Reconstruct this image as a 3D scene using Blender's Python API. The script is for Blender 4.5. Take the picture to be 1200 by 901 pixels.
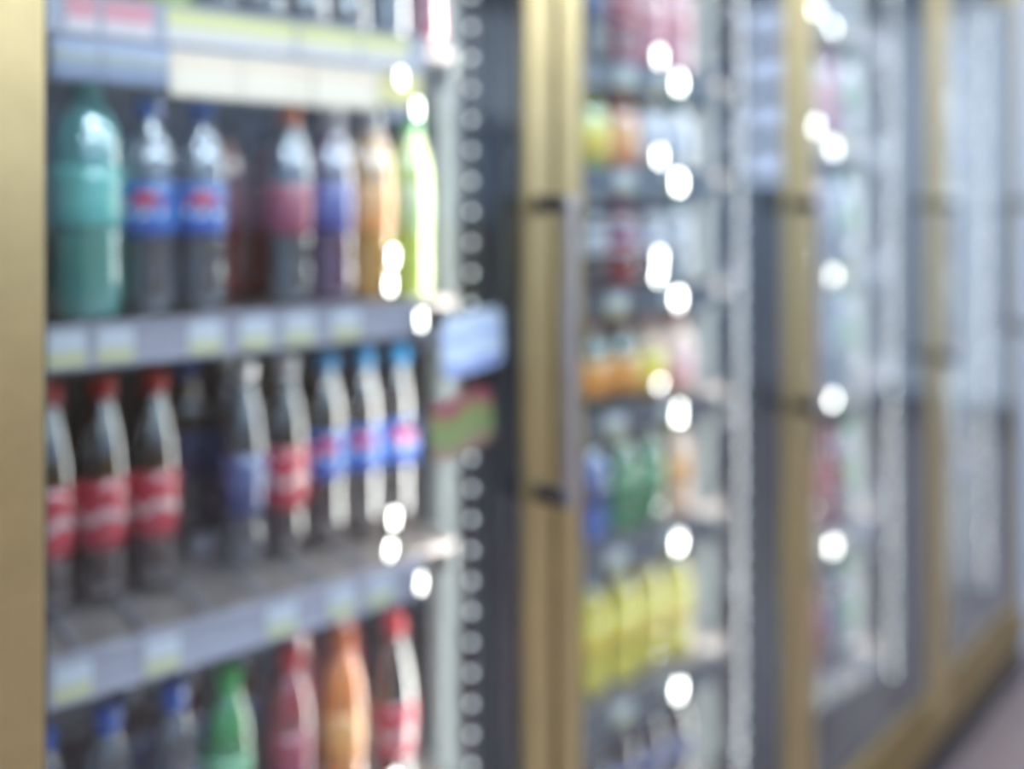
import bpy, bmesh, math, random
from mathutils import Vector, Matrix

random.seed(7)
scene = bpy.context.scene
for o in list(bpy.data.objects):
    bpy.data.objects.remove(o)
C = scene.collection

# ------------------------------------------------------------------ camera
CAM_D, CAM_H = 0.83, 1.46            # metres in front of the doors / above the floor
FPX = 1100.0                         # focal length in pixels of a 1200 px wide frame
ALPHA = math.atan2(1620 - 600, FPX)  # angle between the view axis and the row of doors
HORIZON = 241.0
cam = bpy.data.cameras.new('camera')
cam.sensor_width = 36.0
cam.lens = FPX * 36.0 / 1200.0
cam.shift_y = -(450.5 - HORIZON) / 1200.0
cam.clip_start = 0.02
cam.dof.use_dof = True
cam.dof.focus_distance = 0.535
cam.dof.aperture_fstop = 1.48
camo = bpy.data.objects.new('camera', cam)
C.objects.link(camo)
camo.location = (0, -CAM_D, CAM_H)
camo.rotation_euler = (math.radians(90), 0, ALPHA - math.radians(90))
scene.camera = camo

# ------------------------------------------------------------------ world + exposure
w = bpy.data.worlds.new('world'); scene.world = w
w.use_nodes = True
w.node_tree.nodes['Background'].inputs[0].default_value = (0.8, 0.9, 1.0, 1)
w.node_tree.nodes['Background'].inputs[1].default_value = 0.05
vs = scene.view_settings
vs.view_transform = 'Standard'; vs.look = 'None'; vs.gamma = 1.0
vs.use_curve_mapping = False
vs.exposure = 0.0

LED = 35.0          # radiance of the light strips inside the cooler
CEIL = 21.0         # radiance of the added, unseen ceiling light panels
SKY = 3.6           # radiance of the daylight window at the end of the aisle
FRAME_FILL = 0.8         # radiance of the added, unseen windows across the aisle

# ------------------------------------------------------------------ materials
ALB = 0.66           # overall reflectance of stock and fittings
def dim(c, f=None): return tuple(x * (ALB if f is None else f) for x in c)
def mat(name, col, rough=0.5, metal=0.0, coat=0.0, spec=None, noise=0.06, scale=60.0,
        emit=None, es=0.0, ior=None, bump=0.0, alpha=None):
    m = bpy.data.materials.new(name); m.use_nodes = True
    nt = m.node_tree; b = nt.nodes['Principled BSDF']
    b.inputs['Roughness'].default_value = rough
    b.inputs['Metallic'].default_value = metal
    if coat:
        b.inputs['Coat Weight'].default_value = coat
        b.inputs['Coat Roughness'].default_value = 0.06
        b.inputs['Coat IOR'].default_value = 2.3
    if ior: b.inputs['IOR'].default_value = ior
    if emit:
        b.inputs['Emission Color'].default_value = (*emit, 1)
        b.inputs['Emission Strength'].default_value = es
    if alpha is not None: b.inputs['Alpha'].default_value = alpha
    tc = nt.nodes.new('ShaderNodeTexCoord')
    n = nt.nodes.new('ShaderNodeTexNoise'); n.inputs['Scale'].default_value = scale
    nt.links.new(tc.outputs['Object'], n.inputs['Vector'])
    r = nt.nodes.new('ShaderNodeValToRGB')
    lo = tuple(max(0, c * (1 - noise)) for c in col); hi = tuple(min(1, c * (1 + noise)) for c in col)
    r.color_ramp.elements[0].position = 0.3; r.color_ramp.elements[0].color = (*lo, 1)
    r.color_ramp.elements[1].position = 0.7; r.color_ramp.elements[1].color = (*hi, 1)
    nt.links.new(n.outputs['Fac'], r.inputs['Fac'])
    nt.links.new(r.outputs['Color'], b.inputs['Base Color'])
    if bump:
        bp = nt.nodes.new('ShaderNodeBump'); bp.inputs['Strength'].default_value = bump
        nt.links.new(n.outputs['Fac'], bp.inputs['Height'])
        nt.links.new(bp.outputs['Normal'], b.inputs['Normal'])
    return m

def bands(name, stops, rough=0.35, coat=0.0, wave=0.0):
    """flat print: colour bands up the height of the piece (generated Z), a little wavy"""
    m = bpy.data.materials.new(name); m.use_nodes = True
    nt = m.node_tree; b = nt.nodes['Principled BSDF']
    b.inputs['Roughness'].default_value = rough
    if coat:
        b.inputs['Coat Weight'].default_value = coat
        b.inputs['Coat Roughness'].default_value = 0.06
        b.inputs['Coat IOR'].default_value = 2.3
    tc = nt.nodes.new('ShaderNodeTexCoord')
    sp = nt.nodes.new('ShaderNodeSeparateXYZ')
    nt.links.new(tc.outputs['Generated'], sp.inputs[0])
    src = sp.outputs['Z']
    if wave:
        wv = nt.nodes.new('ShaderNodeTexWave'); wv.inputs['Scale'].default_value = 0.5
        wv.inputs['Distortion'].default_value = 2.0
        nt.links.new(tc.outputs['Generated'], wv.inputs['Vector'])
        ma = nt.nodes.new('ShaderNodeMath'); ma.operation = 'MULTIPLY_ADD'
        ma.inputs[1].default_value = wave
        nt.links.new(wv.outputs['Fac'], ma.inputs[0]); nt.links.new(src, ma.inputs[2])
        src = ma.outputs[0]
    r = nt.nodes.new('ShaderNodeValToRGB'); r.color_ramp.interpolation = 'CONSTANT'
    els = r.color_ramp.elements
    while len(els) < len(stops): els.new(0.5)
    for e, (p, c) in zip(els, stops):
        e.position = p; e.color = (*dim(c, .75), 1)
    nt.links.new(src, r.inputs['Fac'])
    nt.links.new(r.outputs['Color'], b.inputs['Base Color'])
    return m

def glass_mat():
    m = bpy.data.materials.new('door_glass'); m.use_nodes = True
    nt = m.node_tree; nt.nodes.clear()
    out = nt.nodes.new('ShaderNodeOutputMaterial')
    mix = nt.nodes.new('ShaderNodeMixShader')
    tr = nt.nodes.new('ShaderNodeBsdfTransparent'); tr.inputs[0].default_value = (0.96, 0.985, 0.98, 1)
    gl = nt.nodes.new('ShaderNodeBsdfGlossy'); gl.inputs['Roughness'].default_value = 0.03
    gl.inputs['Color'].default_value = (1, 1, 1, 1)
    fr = nt.nodes.new('ShaderNodeFresnel'); fr.inputs['IOR'].default_value = 1.5
    geo = nt.nodes.new('ShaderNodeNewGeometry')
    inv = nt.nodes.new('ShaderNodeMath'); inv.operation = 'SUBTRACT'; inv.inputs[0].default_value = 1.0
    nt.links.new(geo.outputs['Backfacing'], inv.inputs[1])
    mu = nt.nodes.new('ShaderNodeMath'); mu.operation = 'MULTIPLY'; mu.use_clamp = True
    nt.links.new(fr.outputs[0], mu.inputs[0]); nt.links.new(inv.outputs[0], mu.inputs[1])
    m2 = nt.nodes.new('ShaderNodeMath'); m2.operation = 'MULTIPLY'; m2.inputs[1].default_value = 1.7
    m2.use_clamp = True
    nt.links.new(mu.outputs[0], m2.inputs[0])
    nt.links.new(m2.outputs[0], mix.inputs[0])
    nt.links.new(tr.outputs[0], mix.inputs[1]); nt.links.new(gl.outputs[0], mix.inputs[2])
    nt.links.new(mix.outputs[0], out.inputs[0])
    return m

def brushed_gold(name='brushed_gold', col=(0.63, 0.485, 0.235)):
    m = mat(name, col, rough=0.38, metal=0.95, noise=0.05, scale=30)
    nt = m.node_tree; b = nt.nodes['Principled BSDF']
    tc = nt.nodes.new('ShaderNodeTexCoord')
    mp = nt.nodes.new('ShaderNodeMapping'); mp.inputs['Scale'].default_value = (1, 1, 0.01)
    wv = nt.nodes.new('ShaderNodeTexWave'); wv.inputs['Scale'].default_value = 50
    wv.bands_direction = 'X'; wv.inputs['Distortion'].default_value = 0.3
    nt.links.new(tc.outputs['Object'], mp.inputs[0]); nt.links.new(mp.outputs[0], wv.inputs['Vector'])
    bp = nt.nodes.new('ShaderNodeBump'); bp.inputs['Strength'].default_value = 0.12
    bp.inputs['Distance'].default_value = 0.002
    nt.links.new(wv.outputs['Fac'], bp.inputs['Height'])
    nt.links.new(bp.outputs['Normal'], b.inputs['Normal'])
    return m

M = {}
M['gold'] = brushed_gold()
M['gold_shaded'] = brushed_gold('shaded_gold', (0.36, 0.25, 0.075))  # same gold, with the dim low reflections put into its colour
M['glass'] = glass_mat()
M['gasket'] = mat('gasket', (0.02, 0.022, 0.026), 0.6)
M['mullion'] = mat('mullion_dark', (0.045, 0.055, 0.07), 0.55)
M['handle'] = mat('handle_aluminium', (0.50, 0.47, 0.47), 0.35, metal=0.85)
M['blackplastic'] = mat('black_plastic', (0.012, 0.012, 0.016), 0.4)
M['liner'] = mat('liner', (0.06, 0.075, 0.11), 0.5)
M['liner_pale'] = mat('liner_pale', (0.24, 0.28, 0.32), 0.5)
M['deck'] = mat('shelf_deck', dim((0.34, 0.29, 0.275)), 0.45, metal=0.2, bump=0.05)
M['rail_dark'] = mat('price_rail_dark', (0.10, 0.105, 0.12), 0.35, coat=0.4)
M['base_dark'] = mat('base_dark', (0.03, 0.03, 0.033), 0.6)
M['under_cream'] = mat('shelf_cream', (0.92, 0.84, 0.70), 0.5)
M['under'] = mat('shelf_white', dim((0.62, 0.60, 0.58)), 0.5)
M['rail'] = mat('price_rail', dim((0.56, 0.54, 0.64)), 0.3, coat=0.5)
M['post'] = mat('post_grey', dim((0.36, 0.39, 0.39)), 0.45)
M['chrome'] = mat('chrome', (0.92, 0.92, 0.9), 0.06, metal=1.0, noise=0.0)
M['led_house'] = mat('led_housing', (0.05, 0.055, 0.065), 0.5)
M['led'] = mat('led_lens', (0.9, 0.9, 0.9), 0.4, emit=(1.0, 0.98, 0.95), es=LED)
M['diode'] = mat('led_diode', (0.5, 0.5, 0.5), 0.4, emit=(0.93, 0.97, 1.0), es=2.0)
M['diode_cool'] = mat('led_diode_cool', (0.5, 0.5, 0.5), 0.4, emit=(0.88, 0.97, 1.0), es=4.4)
M['tag'] = bands('price_tag', [(0.0, (0.75, 0.72, 0.42)), (0.42, (0.78, 0.80, 0.86))])
M['tag2'] = bands('price_tag_yellow', [(0.0, (1.0, 0.86, 0.74)), (0.5, (1.0, 0.92, 0.34))])
M['tag3'] = bands('price_tag_pink', [(0.0, (1.0, 0.82, 0.8)), (0.4, (1.0, 0.36, 0.40))])
M['cream'] = bands('lit_cream_and_tag', [(0.0, (1.25, 1.03, 0.78)), (0.55, (1.25, 0.94, 0.66)), (0.82, (1.25, 1.03, 0.82))])  # tones of the lit shelf underside, put into cards; cream also prints tags
M['yellow'] = bands('lit_yellow_card', [(0.0, (1.25, 1.05, 0.4)), (0.75, (1.2, 1.0, 0.62))])
M['bluegrey'] = bands('dim_bluegrey_card', [(0.0, (0.30, 0.35, 0.5)), (0.4, (0.5, 0.52, 0.46)), (0.65, (0.6, 0.66, 0.85))])
M['sign_blue'] = bands('sign_blue', [(0.0, (0.6, 0.7, 1.2)), (0.3, (1.1, 1.18, 1.33)), (0.55, (0.7, 0.8, 1.25)), (0.7, (0.95, 1.05, 1.3))], wave=0.1)
M['sign_multi'] = bands('sign_multi', [(0.0, (0.5, 0.3, 0.22)), (0.3, (0.35, 0.42, 0.16)), (0.65, (0.40, 0.35, 0.14)), (0.85, (0.5, 0.12, 0.16))], wave=0.15)
M['floor'] = mat('floor_vinyl', (0.19, 0.145, 0.138), 0.2, noise=0.08, scale=9)
M['ceiling'] = mat('ceiling_white', (0.82, 0.82, 0.80), 0.8)
M['wall'] = mat('wall_paint', (0.36, 0.42, 0.52), 0.75)
M['wall_far'] = mat('wall_far_paint', (0.50, 0.60, 0.72), 0.75)
M['wainscot'] = mat('wainscot_brown', (0.20, 0.125, 0.06), 0.5, scale=12, noise=0.2)
M['kick'] = mat('kick_plate', (0.018, 0.012, 0.013), 0.9)
M['panel_frame'] = mat('light_frame', (0.8, 0.8, 0.8), 0.5)
M['panel'] = mat('light_diffuser', (0.9, 0.9, 0.9), 0.5, emit=(0.86, 1.0, 1.22), es=CEIL)
M['pane'] = mat('day_pane', (0.5, 0.6, 0.8), 0.2, emit=(0.62, 0.76, 1.0), es=SKY)
M['frame_fill_pane'] = mat('frame_fill_pane', (0.5, 0.55, 0.6), 0.3, emit=(0.72, 0.86, 1.0), es=FRAME_FILL)
M['end_pane'] = mat('end_pane', (0.5, 0.55, 0.6), 0.3, emit=(0.70, 0.85, 1.0), es=0.36)  # added glow for the pale haze in the far doors
M['window_frame'] = mat('window_frame', (0.06, 0.07, 0.09), 0.5)

# ------------------------------------------------------------------ mesh helpers
def mesh_of(name, bm, m, smooth=False):
    me = bpy.data.meshes.new(name)
    bm.normal_update(); bm.to_mesh(me); bm.free()
    if smooth:
        for p in me.polygons: p.use_smooth = True
    for x in (m if isinstance(m, (list, tuple)) else [m]): me.materials.append(x)
    return me

def link(name, me, parent=None):
    o = bpy.data.objects.new(name, me); C.objects.link(o)
    if parent: o.parent = parent
    return o

def tag(o, label, cat, group=None):
    o['label'] = label; o['category'] = cat
    if group: o['group'] = group
    return o

def thing(name, label, cat, loc=(0, 0, 0), rz=0.0, group=None):
    o = link(name, None); o.location = loc; o.rotation_euler = (0, 0, rz)
    o.empty_display_size = 0.05
    return tag(o, label, cat, group)

def box(bm, x0, x1, y0, y1, z0, z1, bev=0.0):
    r = bmesh.ops.create_cube(bm, size=1.0)
    vs = r['verts']
    bmesh.ops.scale(bm, vec=(x1 - x0, y1 - y0, z1 - z0), verts=vs)
    bmesh.ops.translate(bm, vec=((x0 + x1) / 2, (y0 + y1) / 2, (z0 + z1) / 2), verts=vs)
    if bev:
        es = list({e for v in vs for e in v.link_edges})
        bmesh.ops.bevel(bm, geom=es, offset=bev, segments=2, affect='EDGES', profile=0.6)
    return vs

def box_obj(name, dims, m, parent=None, bev=0.0, origin=None):
    bm = bmesh.new(); box(bm, *dims, bev=bev)
    return link(name, mesh_of(name, bm, m), parent)

def struct(name, dims, m, parent=None, bev=0.0):
    o = box_obj(name, dims, m, parent, bev); o['kind'] = 'structure'; return o

def lathe(prof, seg=22):
    bm = bmesh.new(); rings = []
    for r, z in prof:
        if r < 1e-6: rings.append([bm.verts.new((0, 0, z))])
        else: rings.append([bm.verts.new((r * math.cos(2 * math.pi * i / seg), r * math.sin(2 * math.pi * i / seg), z)) for i in range(seg)])
    for a, b in zip(rings, rings[1:]):
        if len(a) == 1 and len(b) == 1: continue
        for i in range(seg):
            j = (i + 1) % seg
            if len(a) == 1: bm.faces.new((a[0], b[j], b[i]))
            elif len(b) == 1: bm.faces.new((a[i], a[j], b[0]))
            else: bm.faces.new((a[i], a[j], b[j], b[i]))
    return bm

# ------------------------------------------------------------------ layout
PITCH = 0.755
MULL = [0.250, 0.965, 1.692, 2.457, 3.22]      # centres of the posts between the doors
DOOR_Z0, DOOR_Z1 = 0.185, 2.14
CA, SA = math.cos(ALPHA), math.sin(ALPHA)
SROT = -math.radians(8.5)                        # the shelves sit a little askew behind the doors
SEX = Vector((math.cos(SROT), math.sin(SROT))); SEY = Vector((-math.sin(SROT), math.cos(SROT)))
SLEN = 0.561

def shelf_origin(bay): return Vector((MULL[bay + 1] - 0.695, 0.173))
def shelf_pt(bay, u, v): p = shelf_origin(bay) + SEX * u + SEY * v; return p.x, p.y
def u_of(bay, px, v):
    """shelf coordinate u, at depth v behind the shelf edge, seen in photo column px"""
    t = (px - 600.0) / FPX
    d = Vector((CA + SA * t, SA - CA * t))
    o = shelf_origin(bay) + SEY * v - Vector((0, -CAM_D))
    n = Vector((-d.y, d.x))
    return -o.dot(n) / SEX.dot(n)

# ------------------------------------------------------------------ the room
struct('floor', (-3, 7.05, -4.6, 1.2, -0.05, 0.0), M['floor'])
struct('ceiling', (-3, 7.05, -4.6, 1.2, 3.2, 3.25), M['ceiling'])
struct('wall_rear', (-3, 7.0, -4.6, -4.5, 0.0, 3.2), M['wall'])
struct('wall_left', (-3.05, -3.0, -4.6, 1.2, 0.0, 3.2), M['wall'])
struct('wall_right', (7.0, 7.05, -4.6, 1.2, 0.0, 3.2), M['wall_far'])
struct('wall_front', (3.31, 7.0, 0.02, 0.08, 0.0, 3.2), M['wall'])
struct('trim_1', (-2.9, 6.9, -4.5, -4.1, 0.0, 1.32), M['wainscot'])
wn = struct('window_1', (6.965, 6.998, -3.1, -2.48, 1.6, 3.14), M['window_frame'])
for nm, (ya, yb, za, zb) in (('added_end_window', (-2.2, -0.2, 0.06, 2.9)),):
    w2 = struct(nm, (6.965, 6.998, ya, yb, za, zb), M['window_frame'])  # unseen window, added so the far door glass reflects pale haze
    for k in range(3):
        ww = (yb - ya) / 3
        box_obj('pane', (6.955, 6.97, ya + k * ww + .03, ya + (k + 1) * ww - .03, za + .05, zb - .05), M['end_pane'], w2)
w3 = struct('added_front_window', (-2.8, 6.8, -4.499, -4.46, 2.1, 3.1), M['window_frame'])  # unseen shop-front window, added to brighten the gold frames
for k in range(6):
    box_obj('pane', (-2.76 + k * 1.6, -2.76 + k * 1.6 + 1.54, -4.465, -4.45, 2.14, 3.06), M['frame_fill_pane'], w3)
for k in range(4):
    p = box_obj('pane', (6.955, 6.97, -3.03, -2.55, 1.66 + k * 0.38, 1.66 + k * 0.38 + 0.28), M['pane'], wn)
# unseen ceiling light panels, added to light the aisle and frames
for i, x in enumerate((-1.6, 0.6, 2.8, 5.0)):
    for j, y in enumerate((-3.2, -1.5)):
        t = thing('added_ceiling_light', '%s added ceiling light panel of the row %s' % (('leftmost', 'second', 'third', 'rightmost')[i], ('across the aisle', 'nearest the cooler')[j]), 'light', (x, y, 3.195), 0, 'added ceiling light panels')
        box_obj('frame', (-0.63, 0.63, -0.33, 0.33, -0.02, 0.004), M['panel_frame'], t)
        box_obj('diffuser', (-0.6, 0.6, -0.3, 0.3, -0.026, -0.02), M['panel'], t)

# ------------------------------------------------------------------ cooler cabinet
cool = thing('display_cooler', 'walk-up beverage cooler cabinet with dark posts between gold-framed glass doors', 'cooler', (0, 0, 0))
X0, X1 = MULL[0] - 0.06, MULL[-1] + 0.06
box_obj('back_panel', (X0, X1, 0.78, 0.82, 0.0, 2.3), M['liner'], cool)
box_obj('base', (X0, X1, 0.06, 0.78, 0.0, 0.20), M['base_dark'], cool)
box_obj('top_panel', (X0, X1, 0.0, 0.82, 2.22, 2.3), M['liner'], cool)
box_obj('end_panel', (X0 - 0.04, X0, -0.01, 0.82, 0.0, 2.3), M['liner'], cool)
box_obj('end_panel', (X1, X1 + 0.04, 0.09, 0.82, 0.0, 2.3), M['liner_pale'], cool)
box_obj('kick_plate', (X0, X1, -0.004, 0.058, 0.0, 0.108), M['kick'], cool)
box_obj('sill', (X0, X1, -0.012, 0.058, 0.109, 0.183), M['gold_shaded'], cool, bev=0.003)
box_obj('header', (X0, X1, -0.012, 0.058, 2.145, 2.30), M['gold'], cool, bev=0.003)
mm = None
for x in MULL:
    if mm is None:
        bm = bmesh.new(); box(bm, -0.046, 0.046, 0.014, 0.078, 0.201, 2.144, bev=0.004)
        mm = mesh_of('mullion', bm, M['mullion'])
        bm = bmesh.new(); box(bm, -0.006, 0.006, -0.006, 0.0138, 0.201, 2.144)
        seam = mesh_of('seam_strip', bm, M['gold'])
        bm = bmesh.new(); box(bm, -0.016, 0.016, -0.016, 0.016, 0.201, 2.219, bev=0.003)
        for k in range(36):        # slots of the shelving standard
            zz = 0.25 + k * 0.053
            box(bm, -0.004, 0.004, -0.0175, -0.0155, zz, zz + 0.028)
        postm = mesh_of('shelf_post', bm, M['post'])
    link('mullion', mm, cool).location.x = x
    o = link('shelf_post', postm, cool); o.location = (x - 0.013, 0.192, 0)

# LED strips at the back corners of every post
def led_strip(x, side, label):
    t = thing('led_light_strip', label, 'light strip', (x + side * 0.058, 0.074, 0.26), 0, 'LED strips on the cooler posts')
    bm = bmesh.new(); box(bm, -0.0095, 0.0095, -0.009, 0.004, 0, 1.86, bev=0.002)
    link('housing', mesh_of('housing', bm, M['led_house']), t)
    # lens: flat strip on the inner face, turned towards the shelves
    bm = bmesh.new()
    k_ = (0.5, 0.4, 0.3, 0.25)[MULL.index(x) - 1]; n = Vector((k_ * side, math.sqrt(1 - k_ * k_))); q = Vector((n.y, -n.x)); c = Vector((0.0, 0.0085))
    pa, pb = c - q * 0.012, c + q * 0.014
    vv = [bm.verts.new((p_.x, p_.y, z_)) for p_, z_ in ((pa, .01), (pb, .01), (pb, 1.85), (pa, 1.85))]
    bm.faces.new(vv)
    bmesh.ops.recalc_face_normals(bm, faces=bm.faces)
    link('lens', mesh_of('lens', bm, M['led']), t)
    pa, pb = pa - n * .0004 - q * .002, pb - n * .0004 + q * .002
    bm = bmesh.new()
    pts = [(pa.x, pa.y), (pb.x, pb.y), (pb.x - n.x * .006, pb.y - n.y * .006), (pa.x - n.x * .006, pa.y - n.y * .006)]
    lo_ = [bm.verts.new((x_, y_, 0)) for x_, y_ in pts]; hi_ = [bm.verts.new((x_, y_, 1.86)) for x_, y_ in pts]
    bm.faces.new(lo_); bm.faces.new(hi_[::-1])
    for i_ in range(4): bm.faces.new((lo_[i_], lo_[(i_ + 1) % 4], hi_[(i_ + 1) % 4], hi_[i_]))
    bmesh.ops.recalc_face_normals(bm, faces=bm.faces)
    link('reflector', mesh_of('reflector', bm, M['led_house']), t)
    if side < 0:
        bm = lathe([(0, -0.0042), (0.003, -0.003), (0.0042, 0), (0.003, 0.003), (0, 0.0042)], 8)
        dm = mesh_of('diode', bm, M['diode' if x < 1.2 else 'diode_cool'], True)
        for k in range(44):
            d = link('diode', dm, t); d.location = (-0.0155, -0.003, 0.03 + k * 0.0415)
ORD = ['first', 'second', 'third', 'fourth', 'fifth', 'sixth', 'seventh', 'eighth', 'ninth', 'tenth', 'eleventh', 'twelfth']
for i, x in enumerate(MULL):
    if i > 0: led_strip(x, -1, 'dotted LED light strip at the right-hand edge inside the %s glass door' % ORD[i - 1])

# ------------------------------------------------------------------ doors
def make_door(i):
    xa, xb = MULL[i] + 0.0065, MULL[i + 1] - 0.0065
    W = xb - xa
    lab = ['nearest large glass door with wide gold stile at the left of the photo',
           'second gold-framed glass door, just right of the central grey handle',
           'third gold-framed glass door with bright glints, right of centre',
           'farthest narrow glass door at the right edge, pale with reflections'][i]
    t = thing('cooler_door', lab, 'door', (xa, 0, 0), 0, 'gold-framed cooler doors')
    def st(name, *d, m='gold'):
        return box_obj(name, d, M[m], t, bev=0.004)
    sw = 0.052
    st('stile', 0, sw, -0.016, 0.012, DOOR_Z0, DOOR_Z1)
    st('stile', W - sw, W, -0.016, 0.012, DOOR_Z0, DOOR_Z1)
    st('rail', sw, W - sw, -0.0140, 0.012, DOOR_Z0, DOOR_Z0 + 0.07, m='gold_shaded')
    st('rail', sw, W - sw, -0.014, 0.012, DOOR_Z1 - 0.07, DOOR_Z1)
    box_obj('glass_pane', (sw - 0.001, W - sw + 0.001, -0.010, -0.004, DOOR_Z0 + 0.069, DOOR_Z1 - 0.069), M['glass'], t)
    bm = bmesh.new()
    box(bm, sw, sw + 0.006, -0.003, 0.010, DOOR_Z0 + 0.07, DOOR_Z1 - 0.07)
    box(bm, W - sw - 0.006, W - sw, -0.003, 0.010, DOOR_Z0 + 0.07, DOOR_Z1 - 0.07)
    link('gasket', mesh_of('gasket', bm, M['gasket']), t)
    # pull handle: flat bar on two black brackets
    hx = W - sw * 0.52
    h = box_obj('handle', (hx - 0.009, hx + 0.009, -0.074, -0.060, CAM_H - 0.385, CAM_H + 0.012), M['handle'], t, bev=0.005)
    for z in (CAM_H + 0.002, CAM_H - 0.375):
        box_obj('bracket', (hx - 0.011, hx + 0.011, -0.066, -0.0155, z - 0.011, z + 0.011), M['blackplastic'], h, bev=0.003)
    return t
for i in range(4): make_door(i)

# ------------------------------------------------------------------ shelves
DOORWORD = ['nearest', 'second', 'third', 'farthest']
glint_cache = {}
def glint_mesh(R):
    """gently convex chrome cap, added to throw a glint"""
    bm = bmesh.new(); n = 8
    g = []
    for i in range(n + 1):
        row = []
        for j in range(n + 1):
            a, b = (i / n - .5) * 2, (j / n - .5) * 2
            s = 1 / math.sqrt(1 + 0.35 * (a * b) ** 2)
            x, z = a * 0.008 * s, b * 0.0105 * s
            row.append(bm.verts.new((x, -0.002 - R + math.sqrt(R * R - x * x) - 0.25 * (z * z) / R, z)))
        g.append(row)
    for i in range(n):
        for j in range(n): bm.faces.new((g[i][j], g[i + 1][j], g[i + 1][j + 1], g[i][j + 1]))
    r = bmesh.ops.extrude_face_region(bm, geom=bm.faces[:])
    for v in r['geom']:
        if isinstance(v, bmesh.types.BMVert): v.co.y = 0.003
    bmesh.ops.recalc_face_normals(bm, faces=bm.faces)
    return mesh_of('glint_cap', bm, M['chrome'], True)

def add_glint(shelf, u, y, z, bay):
    """added chrome reflector, turned half-way between camera and light strip to glint"""
    R = (0.07, 0.12, 0.3, 0.4)[bay]
    if R not in glint_cache: glint_cache[R] = glint_mesh(R)
    o = link('glint_reflector', glint_cache[R], shelf)
    o.location = (u, y, z)
    px, py = shelf_pt(bay, u, y)
    tc = Vector((-px, -CAM_D - py)).normalized()
    tl = Vector((MULL[bay + 1] - 0.058 - px, 0.083 - py)).normalized()
    h = (tc + tl).normalized()
    ang = math.atan2(h.x, -h.y)          # normal is -Y at rest
    o.rotation_euler = (0, 0, ang - SROT)
    if bay: o.scale = (1.35, 1.0, 1.3) if z > 0 else (2.0, 1.0, 1.5)
    return o

def make_shelf(bay, z, name_word, tags, glint_spots=((0.0, 0.03), (0.0, 0.062)), depth=0.5):
    """z = top of the deck; local x along the shelf, y into the cooler"""
    o = shelf_origin(bay)
    t = thing('cooler_shelf', '%s shelf behind the %s glass door, grey with a price rail' % (name_word, DOORWORD[bay]),
              'shelf', (o.x, o.y, z), SROT, 'cooler shelves')
    L = SLEN
    box_obj('deck', (0, L, 0.0105, depth, -0.012, 0), M['deck'], t)
    box_obj('underside', (0.004, L - 0.004, 0.012, depth - 0.01, -0.022, -0.0125), M['under' if name_word != 'upper' else 'under_cream'], t)
    box_obj('deck_end', (L + 0.0001, L + 0.078, 0.045, depth, -0.012, 0), M['deck'], t)
    for k in range(1, 8):                 # low lane guides on the deck
        box_obj('lane_guide', (L * k / 8 - .0015, L * k / 8 + .0015, 0.02, depth - 0.02, 0.0002, 0.006), M['rail'], t)
    bm = bmesh.new()
    box(bm, 0, L, 0.0, 0.010, -0.040, 0.006, bev=0.002)
    box(bm, 0, L, -0.0045, 0.0, -0.040, -0.036); box(bm, 0, L, -0.0045, 0.0, 0.001, 0.005)
    rail = link('price_rail', mesh_of('price_rail', bm, M['rail_dark' if bay == 1 else 'rail']), t)
    for (u, w_, m, zlo, zhi) in tags:
        tg = box_obj('price_tag', (u - w_ / 2, u + w_ / 2, -0.0026, -0.0006, zlo, zhi), M[m], rail)
    bm = bmesh.new()
    box(bm, -0.005, -0.0005, 0.02, depth, -0.05, 0.004); box(bm, L + 0.0785, L + 0.083, 0.05, depth, -0.05, 0.004)
    link('bracket', mesh_of('bracket', bm, M['post']), t)
    for (du, dz) in glint_spots:
        add_glint(t, (L - 0.045, 0.425, 0.325, 0.25)[bay] + du, -0.010 if dz < 0 else 0.016, dz, bay)
    return t

def std_tags(n=6, seed=0, kinds=('tag',)):
    r = random.Random(seed); out = []
    for k in range(n):
        out.append((0.03 + (SLEN - 0.07) * (k + r.uniform(-.12, .12) + .3) / n, 0.042, r.choice(kinds), -0.035, 0.0))
    return out

Zc = CAM_H
# bay 1 : four shelves (deck heights relative to the eye)
B1 = {'Z': Zc + 0.215, 'A': Zc - 0.128, 'B': Zc - 0.468, 'C': Zc - 0.808}
def t_at(bay, px, w_, m, zlo=-0.036, zhi=0.0): return (u_of(bay, px, 0.0), w_, m, zlo, zhi)
tz = [t_at(0, 95, .03, 'tag3'), t_at(0, 150, .05, 'tag3'), t_at(0, 235, .075, 'tag2'), t_at(0, 310, .075, 'tag2'), t_at(0, 385, .08, 'tag2'), t_at(0, 450, .07, 'tag2')]
shZ = make_shelf(0, B1['Z'], 'upper', tz, glint_spots=((0.0, -0.052), (0.025, -0.09)))
shA = make_shelf(0, B1['A'], 'second', [t_at(0, p, .036, 'tag') for p in (78, 135, 240, 300, 350, 405)], glint_spots=((0.004, 0.062), (0.0, 0.026), (0.03, -0.02)))
shB = make_shelf(0, B1['B'], 'third', [t_at(0, p, .036, 'tag') for p in (85, 190, 330, 400, 445)], glint_spots=((0.006, 0.062), (0.0, 0.022), (0.03, -0.02)))
shC = make_shelf(0, B1['C'], 'lowest', [t_at(0, p, .036, 'tag') for p in (100, 220, 330, 430)], glint_spots=((0.006, 0.062), (0.0, 0.022)))
# retaining bar across the third shelf, in front of the bottles
box_obj('retaining_bar', (u_of(0, 225, .21), SLEN + 0.06, 0.205, 0.212, 0.0065, 0.028), M['rail'], shB)
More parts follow.
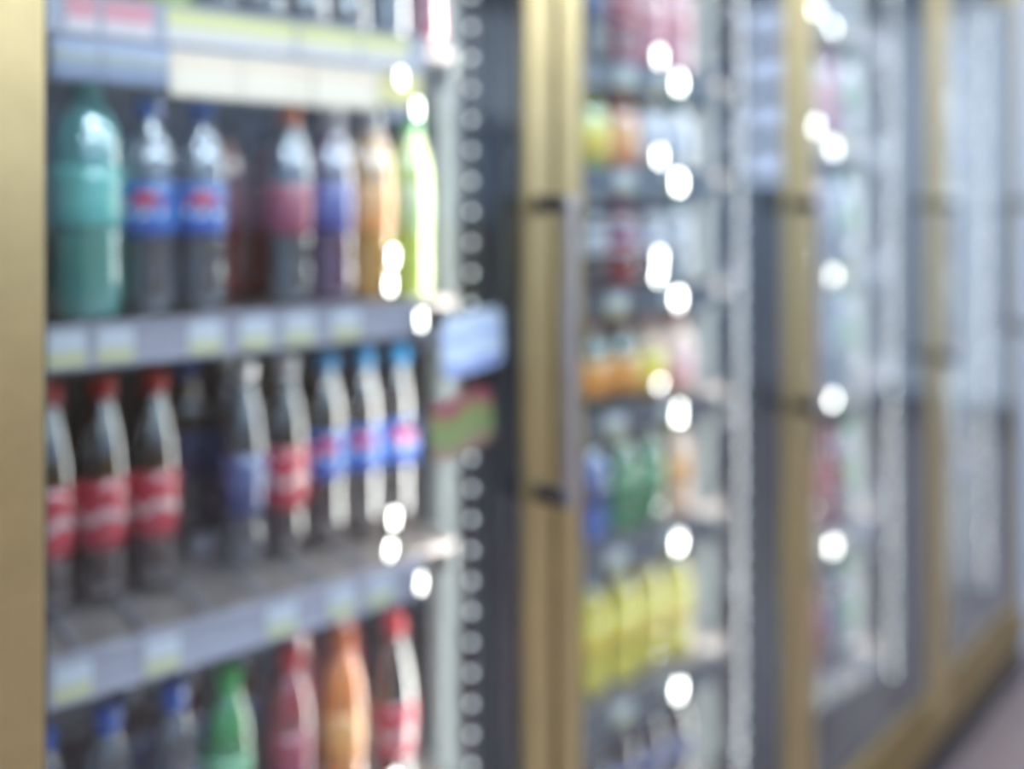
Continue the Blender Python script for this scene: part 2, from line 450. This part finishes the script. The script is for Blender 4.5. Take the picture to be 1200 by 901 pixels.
# added cards painted in the lit shelf underside's tones, below the upper price rail
for (pa, pb, m, zlo) in ((62, 118, 'bluegrey', -.085), (120, 198, 'bluegrey', -.085), (200, 282, 'cream', -.094), (284, 366, 'cream', -.094), (368, 444, 'cream', -.094), (446, 494, 'yellow', -.085)):
    ua, ub = u_of(0, pa, 0.0), u_of(0, pb, 0.0)
    box_obj('lit_underside_card', (ua, ub, 0.001, 0.0025, zlo, -0.0405), M[m], shZ)
box_obj('hanger_tab', (SLEN - 0.055, SLEN - 0.010, 0.0027, 0.0045, -0.105, -0.0405), M['rail'], shZ)
ZR2 = [Zc + 0.24, Zc + 0.06, Zc - 0.15, Zc - 0.355, Zc - 0.585, Zc - 0.85, Zc - 1.13]
NAME2 = ['top', 'second', 'third', 'fourth', 'fifth', 'sixth', 'bottom']
for k, z in enumerate(ZR2):
    cl = ((0.0, 0.028), (0.022, -0.018)) if k != 2 else ((0.0, 0.055), (-0.004, 0.024), (0.02, -0.018))
    make_shelf(1, z, NAME2[k], std_tags(4, 20 + k), glint_spots=cl)
ZR3 = [Zc + 0.43, Zc + 0.155, Zc - 0.145, Zc - 0.43, Zc - 0.775, Zc - 1.12]
NAME3 = ['top', 'second', 'third', 'fourth', 'fifth', 'bottom']
for k, z in enumerate(ZR3):
    cl = [((0, .03), (.03, -.02)), ((0, .03), (.03, -.02)), ((.004, .065), (0, .03), (.03, -.02)), ((.004, .09), (0, .05), (0, .02), (.03, -.02)), ((0, .06), (-.005, .025), (.03, -.02)), ((.0, .03),)][k]
    make_shelf(2, z, NAME3[k], std_tags(7, 40 + k, ('tag2', 'tag', 'cream')), glint_spots=cl)
ZR4 = [Zc + 0.43, Zc + 0.155, Zc - 0.145, Zc - 0.43, Zc - 0.775]
for k, z in enumerate(ZR4):
    make_shelf(3, z, NAME3[k] if k < 4 else 'lowest', std_tags(4, 60 + k), glint_spots=((0, .03),) if k == 1 else ())

# ------------------------------------------------------------------ drinks
PET = dict(rough=0.06, coat=1.0, ior=2.0, noise=0.1, scale=25)
LQ = {n: mat('liquid_' + n, dim(c), **PET) for n, c in dict(
    cola=(0.035, 0.022, 0.02), teal=(0.10, 0.42, 0.38), clear=(0.10, 0.12, 0.16), water=(0.34, 0.40, 0.46), orange=(1.2, 0.34, 0.03),
    red=(0.42, 0.03, 0.05), green=(0.04, 0.36, 0.10), yellow=(1.2, 1.0, 0.06), amber=(0.85, 0.42, 0.07), purple=(0.14, 0.06, 0.16),
    lime=(0.75, 0.9, 0.12), white=(0.78, 0.78, 0.76), pink=(0.95, 0.24, 0.34), peach=(1.1, 0.6, 0.34), blue=(0.06, 0.2, 0.72),
    darkgreen=(0.03, 0.14, 0.09), grey=(0.08, 0.085, 0.11)).items()}
CAPC = {n: mat('cap_' + n, dim(c, .8), 0.35, coat=0.3) for n, c in dict(
    red=(0.62, 0.03, 0.05), blue=(0.02, 0.12, 0.55), white=(0.80, 0.82, 0.86), green=(0.05, 0.45, 0.10), orange=(0.85, 0.22, 0.05),
    yellow=(0.82, 0.65, 0.05), black=(0.03, 0.03, 0.035), teal=(0.05, 0.40, 0.32), brown=(0.40, 0.13, 0.05), sky=(0.03, 0.28, 0.62)).items()}
def lab(name, *st, wave=0.12): return bands('label_' + name, list(st), rough=0.25, coat=0.6, wave=wave)
LB = dict(
    red=lab('red', (0, (0.58, 0.03, 0.06)), (0.46, (0.80, 0.55, 0.55)), (0.60, (0.60, 0.03, 0.06))),
    blue=lab('blue', (0, (0.02, 0.10, 0.45)), (0.30, (0.05, 0.22, 0.66)), (0.7, (0.03, 0.13, 0.52)), wave=0.1),
    teal=lab('teal', (0, (0.10, 0.50, 0.42)), (0.4, (0.16, 0.60, 0.50)), wave=0.1),
    purple=lab('purple', (0, (0.06, 0.05, 0.30)), (0.5, (0.14, 0.14, 0.46)), wave=0.1),
    orange=lab('orange', (0, (1.1, 0.42, 0.08)), (0.5, (1.15, 0.55, 0.16)), wave=0.1),
    maroon=lab('maroon', (0, (0.36, 0.03, 0.08)), (0.5, (0.45, 0.06, 0.10)), wave=0.1),
    lime=lab('lime', (0, (0.60, 0.78, 0.30)), (0.5, (0.72, 0.82, 0.42)), wave=0.1),
    white=lab('white', (0, (0.78, 0.78, 0.82)), (0.5, (0.66, 0.68, 0.78)), wave=0.1),
    yellow=lab('yellow', (0, (1.2, 0.82, 0.06)), (0.5, (1.2, 1.05, 0.14)), wave=0.1),
    pink=lab('pink', (0, (1.1, 0.38, 0.42)), (0.5, (1.15, 0.7, 0.72)), wave=0.1),
    green=lab('green', (0, (0.06, 0.36, 0.14)), (0.5, (0.20, 0.50, 0.26)), wave=0.1),
    navy=lab('navy', (0, (0.04, 0.06, 0.20)), (0.5, (0.10, 0.14, 0.34)), wave=0.1),
    redblue=lab('redblue', (0, (0.70, 0.72, 0.80)), (0.35, (0.65, 0.08, 0.10)), (0.75, (0.10, 0.14, 0.45))),
)
M['emblem'] = bands('round_emblem', [(0, (0.05, 0.14, 0.6)), (0.36, (0.9, 0.9, 0.92)), (0.56, (0.75, 0.05, 0.10))], wave=0.06)

PROFILES = {
 # radius, height pairs for a bottle 0.245 m tall; label z range; neck top
 'contour': ([(0, .003), (.016, .001), (.026, 0), (.0305, .006), (.0315, .020), (.0290, .038), (.0285, .050), (.0298, .072), (.0312, .098), (.0318, .122), (.0312, .140), (.0285, .160), (.0225, .184), (.0160, .203), (.0128, .215), (.0125, .226), (0, .226)], (.056, .130)),
 'straight': ([(0, .003), (.018, .001), (.027, 0), (.0310, .006), (.0318, .030), (.0300, .055), (.0305, .075), (.0312, .085), (.0312, .140), (.0316, .150), (.0300, .168), (.0240, .190), (.0165, .207), (.0130, .217), (.0125, .226), (0, .226)], (.083, .142)),
 'wide': ([(0, .003), (.024, .001), (.034, 0), (.0390, .006), (.0400, .040), (.0385, .070), (.0395, .090), (.0395, .150), (.0400, .165), (.0370, .188), (.0280, .207), (.0175, .219), (.0140, .224), (.0135, .228), (0, .228)], (.088, .152)),
 'stubby': ([(0, .003), (.022, .001), (.031, 0), (.0340, .006), (.0345, .120), (.0335, .140), (.0280, .165), (.0200, .185), (.0175, .195), (.0170, .222), (0, .222)], (.030, .125)),
}
def rad_at(prof, z):
    p = [q for q in prof if q[0] > 0]
    for (r0, z0), (r1, z1) in zip(p, p[1:]):
        if z0 <= z <= z1 and z1 > z0: return r0 + (r1 - r0) * (z - z0) / (z1 - z0)
    return p[-1][0]
cache = {}
def drink_meshes(shape, liq, label, cap, sc):
    """shared meshes for one kind of drink (body, label sleeve, cap)"""
    key = (shape, liq, label, cap, sc)
    if key in cache: return cache[key]
    rs, hs = sc
    prof, (l0, l1) = PROFILES[shape]
    P = [(r * rs, z * hs) for r, z in prof]
    body = mesh_of('body', lathe(P, 22), LQ[liq], True)
    zs = [l0 + (l1 - l0) * k / 5 for k in range(6)]
    lp = [((rad_at(prof, z)) * rs + .0006, z * hs) for z in zs]
    lp = [(lp[0][0] - .0012, lp[0][1])] + lp + [(lp[-1][0] - .0012, lp[-1][1])]
    lb = mesh_of('label_sleeve', lathe(lp, 22), LB[label], True)
    cr = (.0178 if shape == 'stubby' else .0150 if shape != 'wide' else .0165) * rs + .001
    top = prof[-1][1] * hs
    cp = [(cr * .97, top - .014), (cr * 1.04, top - .0135), (cr * 1.04, top - .011), (cr, top - .0105), (cr, top + .008), (cr * .9, top + .010), (0, top + .010)]
    cm = mesh_of('cap', lathe(cp, 18), CAPC[cap])
    cache[key] = (body, lb, cm); return cache[key]

def emblem_mesh(r, z, rad):
    bm = bmesh.new(); c = bm.verts.new((0, -r, z)); ring = []
    for i in range(16):
        a = 2 * math.pi * i / 16
        th = rad * math.cos(a) / r
        ring.append(bm.verts.new((r * math.sin(th), -r * math.cos(th), z + rad * math.sin(a))))
    for i in range(16): bm.faces.new((c, ring[i], ring[(i + 1) % 16]))
    return mesh_of('emblem', bm, M['emblem'], True)
emb = {}

def drink(loc, spec, label, group, face=0.0):
    shape, liq, lbl, cap, sc = spec[:5]
    t = thing('soda_bottle' if shape != 'stubby' else 'juice_bottle', label, 'bottle', loc, face, group)
    b, l, c = drink_meshes(shape, liq, lbl, cap, sc)
    link('body', b, t); lo = link('label_sleeve', l, t); link('cap', c, t)
    if len(spec) > 5:
        k = (shape, sc)
        if k not in emb:
            prof, (l0, l1) = PROFILES[shape]; zm = (l0 + l1) / 2
            emb[k] = emblem_mesh(rad_at(prof, zm) * sc[0] + .0014, zm * sc[1], .021)
        link('emblem', emb[k], lo)
    return t

ONE = (0.91, 1.04)
TALL = (0.91, 1.10)
K = {
 'teal': ('wide', 'teal', 'teal', 'teal', (0.95, 1.08)),
 'pep': ('straight', 'clear', 'blue', 'blue', ONE, 1),
 'pepdark': ('straight', 'cola', 'blue', 'sky', TALL, 1),
 'cola': ('contour', 'cola', 'red', 'red', TALL),
 'colaw': ('contour', 'cola', 'red', 'white', TALL),
 'grey': ('contour', 'grey', 'navy', 'white', TALL),
 'orangecap': ('straight', 'clear', 'maroon', 'orange', ONE),
 'purple': ('straight', 'purple', 'purple', 'white', ONE),
 'orangelab': ('straight', 'amber', 'orange', 'white', ONE),
 'lime': ('straight', 'lime', 'lime', 'green', ONE),
 'redback': ('straight', 'red', 'maroon', 'black', (0.91, .98)),
 'darkback': ('straight', 'cola', 'navy', 'black', (0.91, .98)),
 'bluedark': ('straight', 'grey', 'navy', 'blue', ONE),
 'green': ('straight', 'green', 'green', 'green', ONE),
 'rootred': ('straight', 'red', 'maroon', 'red', ONE),
 'orange': ('straight', 'orange', 'orange', 'orange', ONE),
 'redlab': ('contour', 'cola', 'red', 'red', ONE),
}
DESC = {
 'teal': 'wide teal green soda bottle', 'pep': 'clear bottle with blue round-emblem label', 'pepdark': 'blue-capped cola bottle with blue label',
 'cola': 'red-capped cola bottle with red label', 'colaw': 'white-capped cola bottle with red label', 'grey': 'white-capped grey bottle',
 'orangecap': 'orange-capped clear bottle', 'purple': 'purple bottle with white cap', 'orangelab': 'amber bottle with orange label', 'lime': 'lime bottle with green cap',
 'redback': 'red bottle with dark red label', 'darkback': 'dark bottle with navy label', 'bluedark': 'blue-capped dark bottle', 'green': 'green bottle with green cap',
 'rootred': 'red-capped dark red bottle', 'orange': 'orange soda bottle', 'redlab': 'red-capped bottle with red label',
}
def cam_face(x, y): return math.atan2(x - 0.0, y + CAM_D) * -1.0
def row_px(z, items, v, shelfname, extra='', hide=()):
    """items: (photo column, kind) for the nearest bay"""
    us = [u_of(0, px, v) for px, _ in items]
    gap = lambda a, b: (0.0385 if a == 'teal' else 0.0292) + (0.0385 if b == 'teal' else 0.0292) + 0.0005
    for _ in range(200):                       # no two bottles may overlap
        for i in range(len(us) - 1):
            g = gap(items[i][1], items[i + 1][1]) - (us[i + 1] - us[i])
            if g > 0: us[i] -= g / 2; us[i + 1] += g / 2
        us[-1] = min(us[-1], SLEN + 0.047)
    for n, (px, kind) in enumerate(items):
        x, y = shelf_pt(0, us[n], v)
        drink((x, y, z + 0.0062), K[kind], '%s, %s from left, %s%s shelf, nearest door' % (DESC[kind], ORD[n], extra, shelfname),
              'bottles behind the nearest door', cam_face(x, y) + random.uniform(-.25, .25))
row_px(B1['A'], [(104, 'teal'), (176, 'pep'), (233, 'pep'), (345, 'orangecap'), (393, 'purple'), (434, 'orangelab'), (474, 'lime')], 0.055, 'second')
row_px(B1['A'], [(110, 'darkback'), (172, 'darkback'), (262, 'redback'), (318, 'redback'), (366, 'darkback'), (410, 'darkback')], 0.185, 'second', 'back row, ')
row_px(B1['B'], [(56, 'cola'), (120, 'cola'), (181, 'cola'), (296, 'grey'), (343, 'colaw'), (387, 'pepdark'), (430, 'pepdark'), (472, 'pepdark')], 0.14, 'third')
row_px(B1['B'], [(110, 'darkback'), (225, 'bluedark'), (262, 'grey'), (318, 'darkback'), (372, 'darkback')], 0.28, 'third', 'back row, ')
row_px(B1['C'], [(48, 'bluedark'), (126, 'bluedark'), (204, 'bluedark'), (268, 'green'), (340, 'rootred'), (402, 'orange'), (462, 'redlab')], 0.065, 'lowest')
row_px(B1['C'], [(150, 'darkback'), (215, 'darkback'), (280, 'darkback'), (345, 'redback'), (400, 'redback')], 0.20, 'lowest', 'back row, ')
row_px(B1['Z'], [(85, 'orangelab'), (150, 'rootred'), (205, 'lime'), (262, 'cola'), (312, 'cola'), (355, 'colaw'), (398, 'colaw'), (438, 'pep'), (474, 'rootred')], 0.055, 'upper')

# bays further along: closely set rows of smaller drinks
def row_u(bay, z, specs, u0, du, v, shelfname, hs):
    n = len(specs)
    for k, (sp, d) in enumerate(specs):
        u = u0 + k * du; x, y = shelf_pt(bay, u, v)
        rank = n - k
        r = ORD[rank - 1] + ' from right' if rank > 1 else 'rightmost'
        drink((x, y, z + 0.0062), (*sp[:4], (1.0, hs)), '%s, %s, %s shelf, %s door' % (d, r, shelfname, DOORWORD[bay]),
              'bottles behind the %s door' % DOORWORD[bay], cam_face(x, y) + random.uniform(-.3, .3))
def S(shape, liq, l, cap, d): return ((shape, liq, l, cap), d)
dk = S('straight', 'cola', 'navy', 'black', 'dark bottle with navy label')
mg = S('straight', 'red', 'red', 'red', 'dark red bottle with red label')
pk = S('straight', 'pink', 'pink', 'red', 'pink bottle with pale label')
yg = S('stubby', 'lime', 'yellow', 'yellow', 'yellow-green squat bottle')
og = S('stubby', 'orange', 'orange', 'orange', 'orange juice bottle')
wh = S('stubby', 'white', 'white', 'yellow', 'white bottle with yellow cap')
wg = S('stubby', 'white', 'white', 'green', 'white bottle with green cap')
lv = S('straight', 'grey', 'white', 'white', 'grey bottle with white label')
rb = S('straight', 'red', 'redblue', 'red', 'red bottle with white and blue label')
tc_ = S('straight', 'water', 'white', 'teal', 'clear bottle with teal cap')
br = S('stubby', 'darkgreen', 'orange', 'orange', 'dark green tea bottle with orange label')
bo = S('stubby', 'amber', 'yellow', 'orange', 'amber tea bottle with yellow label')
po = S('stubby', 'peach', 'pink', 'orange', 'peach coloured tea bottle')
gy = S('straight', 'green', 'green', 'yellow', 'green bottle with yellow cap')
by = S('straight', 'blue', 'navy', 'yellow', 'blue bottle with yellow cap')
py_ = S('straight', 'peach', 'orange', 'yellow', 'peach bottle with yellow cap')
yb = S('straight', 'yellow', 'yellow', 'sky', 'yellow bottle with blue cap')
yy = S('straight', 'yellow', 'yellow', 'yellow', 'yellow bottle with yellow cap')
gr = S('straight', 'grey', 'navy', 'white', 'grey bottle with dark label')
wr = S('straight', 'white', 'pink', 'red', 'white bottle with pink label and red cap')
rows2 = [
 ([pk, dk, dk, dk, mg, pk, pk], .90), ([wg, yg, yg, yg, og, wh, wg], .62), ([wh, lv, lv, lv, rb, lv, tc_], .70),
 ([br, br, br, br, br, bo, po], .66), ([dk, by, by, by, gy, gy, py_], .76), ([wr, yb, yb, yb, yy, yy, yb], .86), ([wr, gr, dk, gr, dk, gr, dk], .92)]
for k, (r, hs) in enumerate(rows2):
    row_u(1, ZR2[k], r, 0.075, 0.073, 0.058, NAME2[k], hs)
gn = S('straight', 'water', 'green', 'green', 'clear bottle with green label')
wt = S('straight', 'water', 'white', 'white', 'clear water bottle with white cap')
rows3 = [([wt, pk, wt, wr, wt], .95), ([pk, pk, wr, pk, gn], .95), ([wt, wr, pk, wt, gn], .98), ([wt, wt, wt, wt, gn], .96), ([wr, pk, mg, mg, gn], 1.0), ([mg, wr, mg, gr, gn], 1.0)]
for k, (r, hs) in enumerate(rows3):
    row_u(2, ZR3[k], r, 0.215, 0.074, 0.058, NAME3[k], hs)
rows4 = [([wt, wt, wt], .95), ([wt, wr, wt], .95), ([wt, lv, wt], .98), ([wt, wt, wt], .96), ([wr, pk, wt], 1.0)]
for k, (r, hs) in enumerate(rows4):
    row_u(3, ZR4[k], r, 0.36, 0.074, 0.058, NAME3[k] if k < 4 else 'lowest', hs)

# ------------------------------------------------------------------ flag signs at the end of the nearest shelves
def flag(xa, xb, y, z0, z1, m, label, tilt):
    w_, h_ = xb - xa, z1 - z0
    bm = bmesh.new(); box(bm, 0, w_, -0.0015, 0.0015, 0, h_)
    es = [e for e in bm.edges if abs(e.verts[0].co.y - e.verts[1].co.y) > 0.001]
    bmesh.ops.bevel(bm, geom=es, offset=0.008, segments=4, affect='EDGES')
    t = thing('shelf_sign', label, 'sign', (xa, y, z0), 0, 'flag signs at the shelf end')
    o = link('card', mesh_of('card', bm, m), t); o.rotation_euler = (0, tilt, 0)
    box_obj('clip_arm', (0.012, 0.020, 0.0018, 0.062, h_ * .45, h_ * .6), M['rail'], t)
flag(0.802, 0.912, 0.03, Zc - 0.218, Zc - 0.142, M['sign_blue'], 'pale blue flag sign at the right end of the second shelf', math.radians(-5))
flag(0.786, 0.895, 0.03, Zc - 0.322, Zc - 0.248, M['sign_multi'], 'green and brown flag sign just below the pale blue one', math.radians(-8))
